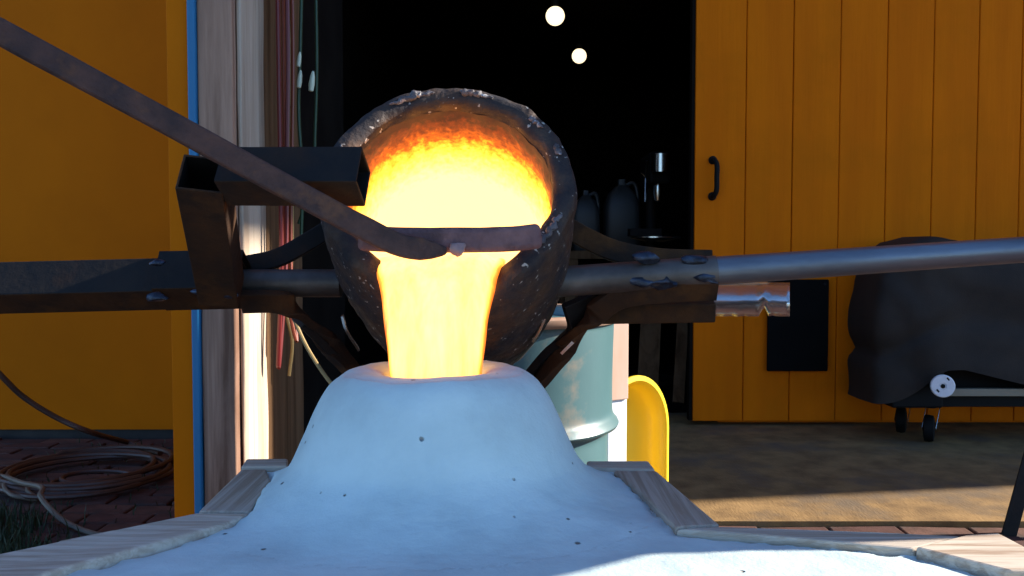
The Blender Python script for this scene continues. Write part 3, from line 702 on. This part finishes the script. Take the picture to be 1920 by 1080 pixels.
# ================================================================== COVERED GRILL, PANEL, STAND
GX0, GX1, GY0, GY1 = at(1578,650,3.94).x, 2.95, 3.55, 3.94
gr = thing('covered_grill', V(((GX0+GX1)/2, 3.6, 0)), 'trolley grill under a dark fabric cover in front of the yellow door', 'grill')
rings = []; nseg = 120
for k in range(34):
    t = k/33; ring = []
    for i in range(nseg):
        a = 2*math.pi*i/nseg; c, s_ = math.cos(a), math.sin(a)
        ex = 0.22
        ux = math.copysign(abs(c)**ex, c); uy = math.copysign(abs(s_)**ex, s_)
        shr = 1 - 0.10*t**3 if t < 0.80 else (1-0.10*0.8**3)*(1 - ((t-0.80)/0.20)**2.2*0.98)
        x = (GX0+GX1)/2 + (GX1-GX0)/2*ux*shr; y = (GY0+GY1)/2 + (GY1-GY0)/2*uy*shr
        zb = 0.165
        fx = (x - at(1745,700,3.55).x)
        if s_ < 0: zb += 0.14*math.exp(-((fx-0.10)/0.17)**2) + 0.05*max(0, min(1,(fx)/0.5))
        ztop_ = 0.80 + 0.075*math.exp(-((x-at(1745,430,3.6).x)/0.20)**2)
        if t < 0.80: z = zb + (ztop_-0.09-zb)*(t/0.80)
        else: z = ztop_-0.09 + 0.09*math.sin((t-0.80)/0.20*math.pi/2)
        fold = 0.030*noise.noise((x*5, z*2.0 + x*1.5, 1.0)) + 0.020*noise.noise((x*9+z*7, z*5, 7.0)) - 0.018*math.exp(-((z-0.42-0.12*math.sin(x*4.0))/0.03)**2)
        fold += 0.030*(0.35 - abs(noise.noise((x*3.2 + z*1.6, z*2.6 - x*0.8, 4.0)))) * (1 - t*0.5)
        if t > 0.8: fold *= 0.5
        ring.append(V((x + ux*fold, y + uy*fold, z + fold*0.3)))
    rings.append(ring)
m = MB().loft(rings, True, False); m.build('cover', M['cover'], gr, smooth=80)
MB().box(GX0+0.13, GX1-0.06, 3.60, 3.93, 0.155, 0.20).build('lower_frame', M['black'], gr, smooth=0, bevel=0.004)
MB().box(GX0+0.30, GX1-0.06, 3.565, 3.595, 0.205, 0.235).build('shelf_edge', M['beige'], gr, smooth=0, bevel=0.002)
MB().box(GX0+0.33, GX1-0.10, 3.66, 3.90, 0.201, 0.6).build('cabinet', M['black'], gr, smooth=0)
for (px, py, Y) in ((1742, 790, 3.66), (1690, 775, 3.84)):
    c = at(px, py, Y); c.z = 0.056
    cs = MB().lathe([(0.0,-0.022),(0.034,-0.022),(0.053,-0.017),(0.056,0.0),(0.053,0.017),(0.034,0.022),(0.0,0.022)], c, (0.9,-0.45,0), 28).build('caster', M['black'], gr)
    ax_ = V((0.9,-0.45,0)).normalized()
    for sgn in (1,-1):
        q = c + ax_*0.026*(-sgn)
        MB().bar([q + V((0,0,-0.006)), q + V((0.030,0.03,0.080))], 0.048, 0.003, ax_).build('fork', M['chrome'], cs, smooth=0, bevel=0.001)
    MB().lathe([(0.018,0.0),(0.018,0.03),(0.0,0.03)], c + V((0.022,0.03,0.08)), (0,0,1), 16).build('swivel', M['darksteel'], cs)
wc = at(1768, 724, 3.48)
dsk = MB().lathe([(0.0,0.0),(0.012,0.0),(0.014,0.003),(0.042,0.003),(0.045,0.0),(0.045,-0.012),(0.0,-0.012)], wc, (-0.25,-1,0.05), 40).build('white_disc', M['white'], gr)
dax = V((-0.25,-1,0.05)).normalized()
MB().lathe([(0.0,0.006),(0.007,0.005),(0.009,0.001)], wc, dax, 16).build('hub', M['black'], dsk)
for dxy in ((0.020,0.0,0.027),(-0.018,0,-0.020)):
    q = wc + dax*0.0035 + V(dxy); q = q - dax*((q-wc).dot(dax)-0.0036)
    MB().bar([q + V((-0.006,0,0.007)), q + V((0.006,0,-0.007))], 0.006, 0.0008, dax).build('mark', M['black'], dsk, smooth=0)
MB().box(wc.x-0.16, wc.x+0.05, wc.y+0.09, wc.y+0.20, 0.155, 0.33).build('end_plate', M['black'], gr, smooth=0, bevel=0.01)
MB().bar([wc + V((0.0,0.012,0)), wc + V((0.03,0.12,0.0))], 0.03, 0.03, (0,0,1)).build('axle', M['black'], gr, smooth=0)

c0 = at(1440, 524, 3.96); c1 = at(1552, 696, 3.96)
bp = thing('black_panel', V((c0.x, 3.97, c1.z)), 'flat matte black rectangle hanging on the yellow door left of the covered grill', 'panel')
MB().box(c0.x, c1.x, 3.955, 3.970, c1.z, c0.z).build('panel_face', M['blackpanel'], bp, smooth=0, bevel=0.006, jitter=0.001)
for x in (c0.x+0.02, c1.x-0.02):
    MB().lathe([(0.0,0.0),(0.006,0.0),(0.006,0.018),(0.0,0.018)], (x, 3.953, c0.z-0.02), (0,1,0), 12).build('nail', M['darksteel'], bp)

# dark stand, one leg of it in view at the right edge
lf = atz(1884, 1006, -0.012)
std = thing('metal_stand', lf, 'dark angle iron trestle stand with a sloping leg at the right edge', 'stand')
top = lf + V((0.26, 0.10, 0.74))
def angle_iron(a, b, w=0.042, t=0.005, face=(0,-1,0)):
    a = V(a); b = V(b); tt = (b-a).normalized(); f = V(face); f = (f - tt*f.dot(tt)).normalized(); sd = tt.cross(f)
    m = MB(); m.bar([a, b], w, t, f); m.bar([a + sd*(w/2-t/2) - f*(w/2+t/2), b + sd*(w/2-t/2) - f*(w/2+t/2)], t, w, f); return m
angle_iron(lf + V((0.01,0,0)), top).build('leg', M['darksteel'], std, smooth=0)
angle_iron(lf + V((0.54,0,0)), top + V((0.02,0,0))).build('leg', M['darksteel'], std, smooth=0)
angle_iron(lf + V((0.01,-0.62,0.0)), top + V((0,-0.42,0.0))).build('leg', M['darksteel'], std, smooth=0)
angle_iron(lf + V((0.54,-0.62,0.0)), top + V((0.02,-0.42,0.0))).build('leg', M['darksteel'], std, smooth=0)
MB().box(top.x-0.05, top.x+0.07, top.y-0.50, top.y+0.06, top.z, top.z+0.05).build('top_beam', M['pine_y'], std, smooth=0, bevel=0.004)

# ================================================================== HOSES, CORDS
hz = -0.030 + 0.012
def coil(cx, cy, rx, ry, turns, rad, seed, z0):
    rnd = random.Random(seed); pts = []
    n = 26
    ph = [rnd.uniform(0, 6.28) for _ in range(4)]
    for i in range(int(turns*n)+1):
        t = i/n; a = 2*math.pi*t + 2.6
        k = 1 + 0.07*math.sin(t*2.1 + ph[0]) + 0.05*math.sin(a*2 + ph[1] + t)
        pts.append(V((cx + rx*k*math.cos(a) + 0.03*math.sin(t*1.3+ph[2]), cy + ry*k*math.sin(a) + 0.03*math.sin(t*1.7+ph[3]), z0 + rad*2.0*(t % 3)*0.55 + 0.004)))
    return pts
cc = atz(165, 890, hz)
pts = coil(cc.x, cc.y, 0.27, 0.27, 5.5, 0.009, 3, hz)
o = MB().tube(pts, 0.0095, 8).build('coiled_hose', M['hose']); tag(o, 'brown rubber hose coiled in wide loops on the brick paving', 'hose')
pts = coil(atz(168,905,hz).x, atz(168,905,hz).y, 0.14, 0.105, 1.6, 0.008, 9, hz)
o = MB().tube(pts, 0.008, 8).build('coiled_cable', M['hose']); tag(o, 'small single loop of dark cable lying inside the big hose coil', 'cable')
q = [at(-60,640,3.2), at(0,702,3.25), at(45,745,3.3), at(110,785,3.35), at(175,812,3.4), atz(240,830,-0.02), atz(300,850,-0.02)]
o = MB().tube(smooth_path(q,6), 0.0105, 8).build('hanging_hose', M['hose']); tag(o, 'dark red hose sagging down in front of the left yellow wall', 'hose')
q = [atz(-40,888,hz), atz(5,893,hz+0.03), atz(40,905,hz+0.05), atz(78,914,hz+0.06), atz(76,930,hz+0.055), atz(95,955,hz+0.03), atz(125,980,hz), atz(180,1002,hz-0.002), atz(260,1012,hz-0.002)]
o = MB().tube(smooth_path(q,6), 0.0085, 8).build('tan_rope', M['cord_tan']); tag(o, 'pale tan rope crossing the front of the hose coil', 'rope')
q = [atz(12,893,hz+0.02), atz(8,912,hz+0.02), atz(22,928,hz+0.01), atz(50,934,hz), atz(70,935,hz), atz(52,920,hz+0.02), atz(56,905,hz+0.03)]
o = MB().tube(smooth_path(q,6), 0.007, 8).build('rope_end', M['cord_tan']); tag(o, 'short pale loop of cord at the left end of the hose coil', 'cord')

def cord(pts, rad, mt, name, label, cat='cord', group=None):
    return tag(MB().tube(smooth_path(pts,8), rad, 8).build(name, M[mt]), label, cat, group)
def loop(x0, x1, Yc, zt_, pb, sway):
    a = at(x0, -40, Yc); b = at(x1, -40, Yc+0.03); 
    lo_ = at(*pb, Yc)
    mid = [at(x0+sway*0.5, 150, Yc), at(x0+sway, 330, Yc), at(x0 + sway*1.2, 520, Yc)]
    mid2 = [at(x1-sway*0.4, 500, Yc+0.03), at(x1, 300, Yc+0.03), at(x1+2, 120, Yc+0.03)]
    return [a] + mid + [lo_] + mid2 + [b]
cord(loop(520,538,2.47,0,(522,690),6), 0.0065, 'red', 'red_cord', 'dark red extension cord hanging in a long loop beside the post')
cord(loop(530,547,2.52,0,(556,640),4), 0.0055, 'orange', 'orange_cord', 'orange cord hanging in front of the dark doorway edge by the post')
cord([at(546,-40,2.60), at(544,150,2.60), at(541,300,2.6), at(548,400,2.60), at(545,520,2.60), at(536,580,2.6), at(548,640,2.6), at(542,705,2.6)], 0.005, 'ygreen', 'tan_line', 'thin tan cord hanging nearest the dark doorway')
cord([at(566,-40,2.75), at(563,90,2.75), at(560,210,2.75), at(567,330,2.75), at(565,440,2.75)], 0.0055, 'green', 'green_cord', 'dark green cord hanging just inside the doorway, left one')
cord([at(592,-40,2.80), at(594,120,2.80), at(591,240,2.80), at(586,330,2.80), at(560,420,2.8)], 0.005, 'green', 'green_cord', 'dark green cord hanging just inside the doorway, right one')
cord([at(545,585,1.62), at(575,650,1.60), at(610,705,1.58), at(640,740,1.56)], 0.0035, 'ygreen', 'thin_wire', 'thin brown wire trailing down below the shank on the left')
for i, (x, y, r, lb) in enumerate([(561,111,0.011,'upper pale plug hanging on the green cord in the doorway'), (562,148,0.013,'lower left pale plug on the green cord in the doorway'), (585,152,0.015,'lower right pale plug on the green cords in the doorway')]):
    p = at(x, y, 2.72)
    m = MB().lathe([(0.0,-r*2.2),(r*0.5,-r*2.0),(r*0.62,-r*0.6),(r*0.5,r*0.9),(r*0.25,r*1.9),(0.0,r*2.1)], p, (0.12,0,1), 16)
    tag(m.build('plug', M['pale']), lb, 'plug')

# grass by the left edge
random.seed(11); m = MB()
for i in range(1500):
    y = random.uniform(2.2, 2.75); x = random.gauss(-1.50, 0.10)*y/2.5; h = random.uniform(0.02, 0.075)
    if random.random() < 0.15: x = random.uniform(-1.9,-1.0); y = random.uniform(2.3,3.8); h *= 0.5
    a = random.uniform(0, 6.28); w = 0.003; dx, dy = math.cos(a)*w, math.sin(a)*w; l = random.uniform(0.0,0.04); b = random.uniform(0,6.28)
    z = -0.055
    m.add([(x-dx,y-dy,z),(x+dx,y+dy,z),(x+dx*0.6+l*0.4*math.cos(b),y+dy*0.6+l*0.4*math.sin(b),z+h*0.6+0.02),(x-dx*0.6+l*0.4*math.cos(b),y-dy*0.6+l*0.4*math.sin(b),z+h*0.6+0.02),(x+l*math.cos(b),y+l*math.sin(b),z+h+0.02)], [(0,1,2,3),(3,2,4)])
o = m.build('grass', M['grass'], smooth=0); tag(o, 'short green grass growing between the bricks at the left edge', 'grass', kind='stuff')

# ================================================================== INSIDE THE WORKSHOP
for (px, py, Y, r, lb) in ((1041, 30, 5.2, 0.055, 'upper left round lit bulb hanging in the dark workshop'), (1086, 105, 6.6, 0.054, 'lower right round lit bulb hanging in the dark workshop')):
    c = at(px, py, Y)
    b = thing('pendant_bulb', c, lb, 'lamp', 'lit bulbs inside the workshop')
    MB().lathe([(r*math.sin(t*math.pi/16), -r*math.cos(t*math.pi/16)) for t in range(15)], c, (0,0,1), 24).build('globe', M['bulb'], b)
    MB().lathe([(0.0,r*0.86),(0.022,r*0.86),(0.024,r*1.6),(0.01,r*1.9),(0.0,r*1.9)], c, (0,0,1), 16).build('socket', M['black'], b)
    MB().tube([c + V((0,0,r*1.85)), V((c.x,c.y,2.62))], 0.004, 6).build('flex', M['black'], b)
# bench with jugs and a drill press
BY = 5.6; bz_ = at(1200, 470, BY).z
wb = thing('workbench', (1.0,BY,0), 'dark workbench against the inside of the workshop', 'bench')
MB().box(0.30, 1.75, BY-0.25, BY+0.4, bz_-0.05, bz_).build('bench_top', M['stud'], wb, smooth=0, bevel=0.004)
for x in (0.36, 1.69):
    for y in (BY-0.2, BY+0.35): MB().box(x-0.04, x+0.04, y-0.04, y+0.04, 0.004, bz_-0.051).build('leg', M['stud'], wb, smooth=0)
def jug(px, w, hpx, lb):
    p = at(px, 470, BY-0.1); h = hpx/F*BY
    j = thing('plastic_jug', V((p.x,p.y,bz_)), lb, 'jug', 'jugs on the workbench')
    rings = []
    for t, k in ((0.0,0.94),(0.02,1.0),(0.62,1.0),(0.80,0.75),(0.90,0.35),(0.92,0.22),(1.0,0.22)):
        rings.append([V((p.x + w/2*k*math.copysign(abs(math.cos(a))**0.4, math.cos(a)), p.y + w*0.4*k*math.copysign(abs(math.sin(a))**0.4, math.sin(a)), bz_+0.001+h*t)) for a in [2*math.pi*i/24 for i in range(24)]])
    MB().loft(rings).build('body', M['jug'], j, smooth=50)
    MB().tube(smooth_path([V((p.x+w*0.12,p.y,bz_+h*0.92)), V((p.x+w*0.34,p.y,bz_+h*0.95)), V((p.x+w*0.44,p.y,bz_+h*0.80)), V((p.x+w*0.46,p.y,bz_+h*0.6))],4), 0.012, 8).build('handle', M['jug'], j)
jug(1165, 0.22, 130, 'milky plastic jug on the workbench inside, nearer the drill press')
jug(1098, 0.17, 110, 'milky plastic jug on the workbench inside, nearer the crucible')
DPY = 5.2; c = at(1225, 450, DPY)
dp = thing('drill_press', V((c.x,DPY,0)), 'drill press with bright round table edge in the dark workshop', 'drill press')
MB().lathe([(0.0,0.004),(0.17,0.004),(0.17,0.03),(0.05,0.05),(0.0,0.05)], (c.x,DPY+0.1,0), (0,0,1), 24).build('base', M['darksteel'], dp)
MB().tube([V((c.x,DPY+0.1,0.045)), V((c.x,DPY+0.1,at(1225,300,DPY).z))], 0.03, 16).build('column', M['darksteel'], dp)
zt0 = at(1225, 444, DPY).z
MB().lathe([(0.0,-0.03),(0.05,-0.03),(0.14,-0.012),(0.15,-0.008),(0.15,0.0),(0.0,0.0)], (c.x,DPY-0.05,zt0), (0,0,1), 40).build('table', M['sheet'], dp)
MB().box(c.x-0.16, c.x+0.02, DPY-0.18, DPY-0.06, zt0+0.001, zt0+0.045).build('vice', M['darksteel'], dp, smooth=0, bevel=0.004)
zh = at(1225, 330, DPY).z
MB().box(c.x-0.06, c.x+0.06, DPY-0.22, DPY+0.15, zh-0.06, zh+0.12).build('head', M['black'], dp, smooth=0, bevel=0.02)
MB().lathe([(0.0,0.0),(0.055,0.0),(0.055,0.10),(0.0,0.10)], (c.x, DPY-0.25, zh), (0,0,1), 28).build('chrome_housing', M['chrome'], dp)
MB().lathe([(0.0,0.0),(0.018,0.01),(0.026,0.05),(0.022,0.10),(0.0,0.10)], (c.x, DPY-0.15, zh-0.161), (0,0,1), 20).build('chuck', M['chrome'], dp)
for a in (0.3, 2.4, 4.5):
    MB().tube([V((c.x-0.062,DPY-0.1,zh-0.02)), V((c.x-0.07,DPY-0.1+0.14*math.cos(a),zh-0.02+0.14*math.sin(a)))], 0.006, 8).build('feed_handle', M['chrome'], dp)
for i, (px, w, tp, lb) in enumerate(((1205,0.11,560,'dark board leaning inside the doorway, wider one'), (1262,0.06,600,'dark narrow board leaning inside by the door edge'))):
    p = at(px, 700, 4.7); q = at(px+14, tp, 4.95)
    tag(MB().bar([V((p.x,4.55,0.006)), V((q.x,4.85,q.z+0.15))], w, 0.02, (0,-1,0.2)).build('leaning_board', M['stud'], smooth=0, bevel=0.003), lb, 'board', 'boards leaning inside the doorway')

# ================================================================== PERSON HOLDING THE PIPE (outside the frame, shades the mould)
PX, PY = 1.12, 1.16
pe = thing('person', (PX, PY, -0.012), 'person in brown leather coat, gloves and face shield holding the end of the pipe', 'person')
def skin(name, vs, es, mt, root=0, sub=2):
    me = bpy.data.meshes.new(name); me.from_pydata([(v[0], v[1], v[2]+0.012) for v in vs], es, [])
    o = bpy.data.objects.new(name, me); COL.objects.link(o); o.parent = pe
    sm = o.modifiers.new('skin', 'SKIN'); sm.use_smooth_shade = True
    if not me.skin_vertices: 
        bpy.context.view_layer.objects.active = o
    for i, sv in enumerate(me.skin_vertices[0].data):
        r = vs[i][3]; sv.radius = (r if not isinstance(r, tuple) else r[0], r if not isinstance(r, tuple) else r[1]); sv.use_root = (i == root)
    ss = o.modifiers.new('sub', 'SUBSURF'); ss.levels = sub; ss.render_levels = sub
    me.materials.append(mt); return o
pipe_at = lambda x: p0 + (p2 - p0) * ((x - p0.x) / (p2.x - p0.x))
hL = pipe_at(0.86) - V((PX, PY, 0)); hR = pipe_at(1.00) - V((PX, PY, 0))
wL = hL + V((0.045, 0.035, 0.055)); wR = hR + V((0.03, -0.045, 0.06))
body = [(0.02,0,0.95,0.13),(0.0,0,1.12,0.125),(-0.02,0,1.34,0.14),(-0.02,0,1.50,0.055),(-0.03,0,1.585,0.075),(-0.035,0,1.68,0.085),
        (0.02,0.10,0.90,0.09),(-0.02,0.12,0.50,0.06),(0.02,0.13,0.11,0.042),(-0.14,0.145,0.05,0.032),
        (0.02,-0.10,0.90,0.09),(-0.02,-0.12,0.50,0.06),(0.02,-0.13,0.11,0.042),(-0.14,-0.145,0.05,0.032),
        (0.0,0.18,1.41,0.06),(0.0,0.24,1.13,0.044),(wL.x,wL.y,wL.z,0.030),
        (0.0,-0.18,1.41,0.06),(0.02,-0.24,1.12,0.044),(wR.x,wR.y,wR.z,0.030)]
ed = [(0,1),(1,2),(2,3),(3,4),(4,5),(0,6),(6,7),(7,8),(8,9),(0,10),(10,11),(11,12),(12,13),(2,14),(14,15),(15,16),(2,17),(17,18),(18,19)]
skin('body', body, ed, M['skin'])
coat = [(0.02,0,0.97,0.19),(0.0,0,1.14,0.21),(-0.02,0,1.34,0.19),(-0.02,0,1.47,0.08),
        (0.0,0.20,1.41,0.085),(0.0,0.26,1.13,0.066),(wL.x,wL.y,wL.z,0.046),(0.0,-0.20,1.41,0.085),(0.02,-0.255,1.12,0.075),(wR.x,wR.y,wR.z,0.046)]
co = skin('coat', coat, [(0,1),(1,2),(2,3),(2,4),(4,5),(5,6),(2,7),(7,8),(8,9)], M['leather'])
rings = []
for z, rx, ry in ((1.02,0.175,0.215),(0.92,0.185,0.235),(0.78,0.20,0.245),(0.64,0.215,0.25)):
    rings.append([V((PX + 0.01 + rx*math.cos(a)*(1+0.05*math.sin(a*7+z*5)), PY + ry*math.sin(a)*(1+0.04*math.sin(a*9+z*3)), z)) for a in [2*math.pi*i/60 for i in range(60)]])
MB().loft(rings, True, False).build('coat_skirt', M['leather'], pe, smooth=80)
tro = [(0.02,0,0.95,0.14),(0.02,0.10,0.88,0.105),(-0.02,0.12,0.50,0.082),(0.02,0.13,0.13,0.075),(0.02,-0.10,0.88,0.105),(-0.02,-0.12,0.50,0.082),(0.02,-0.13,0.13,0.075)]
skin('trousers', tro, [(0,1),(1,2),(2,3),(0,4),(4,5),(5,6)], M['denim'])
for s_ in (1,-1):
    skin('boot', [(0.03,0.13*s_,0.19,0.058),(0.03,0.132*s_,0.07,0.055),(-0.07,0.14*s_,0.05,0.05),(-0.17,0.147*s_,0.042,0.040)], [(0,1),(1,2),(2,3)], M['boot'])
hc = V((PX-0.03, PY, 1.70))
m = MB().lathe([(0.118*math.sin(t*math.pi/2/10), 0.135*math.cos(t*math.pi/2/10)) for t in range(11)] + [(0.135,-0.004),(0.118,-0.008)], hc, (0,0,1), 40)
m.build('helmet', M['helmet'], pe, smooth=60)
rings = []
for k in range(9):
    z = hc.z + 0.03 - 0.28*k/8
    rings.append([V((hc.x - (0.142+0.02*math.sin(k/8*3.1))*math.cos(a), hc.y + 0.135*math.sin(a), z)) for a in [(-1.25 + 2.5*i/24) for i in range(25)]])
o = MB().loft(rings, False).build('face_shield', M['visor'], pe, smooth=80); sm = o.modifiers.new('solid','SOLIDIFY'); sm.thickness = 0.002
# gloved hands closed round the pipe
pd = (p2 - p0).normalized()
def glove(cx, wrist, side):
    c = pipe_at(cx); n1 = V((0,0,1)); n1 = (n1 - pd*n1.dot(pd)).normalized(); n2 = pd.cross(n1)
    w = V((PX,PY,0)) + wrist
    m = MB()
    k1 = c + n1*0.030 + n2*0.012*side
    m.tube(smooth_path([w + V((0,0,0.02)), w.lerp(k1,0.4), w.lerp(k1,0.8), k1], 4), [0.046]*4+[0.043]*4+[0.040]*4+[0.036], 14)
    for i in range(4):
        off = pd*(-0.036 + 0.024*i); R0 = 0.0172 + 0.0105; L_ = (4.0, 4.4, 4.2, 3.5)[i]
        pts = [k1*0.5 + (c + n1*0.02)*0.5 + off*0.9]
        for t in range(9):
            a = 0.5 + L_*t/8
            pts.append(c + off + (n1*math.cos(a) - n2*side*math.sin(a))*R0)
        m.tube(pts, [0.012]+[0.0115]*7+[0.0105,0.008], 10)
    pts = [k1 + pd*0.03*side*-1] + [c + pd*(-0.045 + 0.012*t) * -side + (n1*math.cos(-0.6-0.45*t) - n2*side*math.sin(-0.6-0.45*t))*0.030 for t in range(5)]
    m.tube(pts, [0.014,0.013,0.0125,0.012,0.011,0.009], 10)
    m.build('glove', M['leather'], pe, smooth=70)
glove(0.86, wL, 1); glove(1.00, wR, 1)


for o in list(S.objects):
    if '_o' in o: del o['_o']
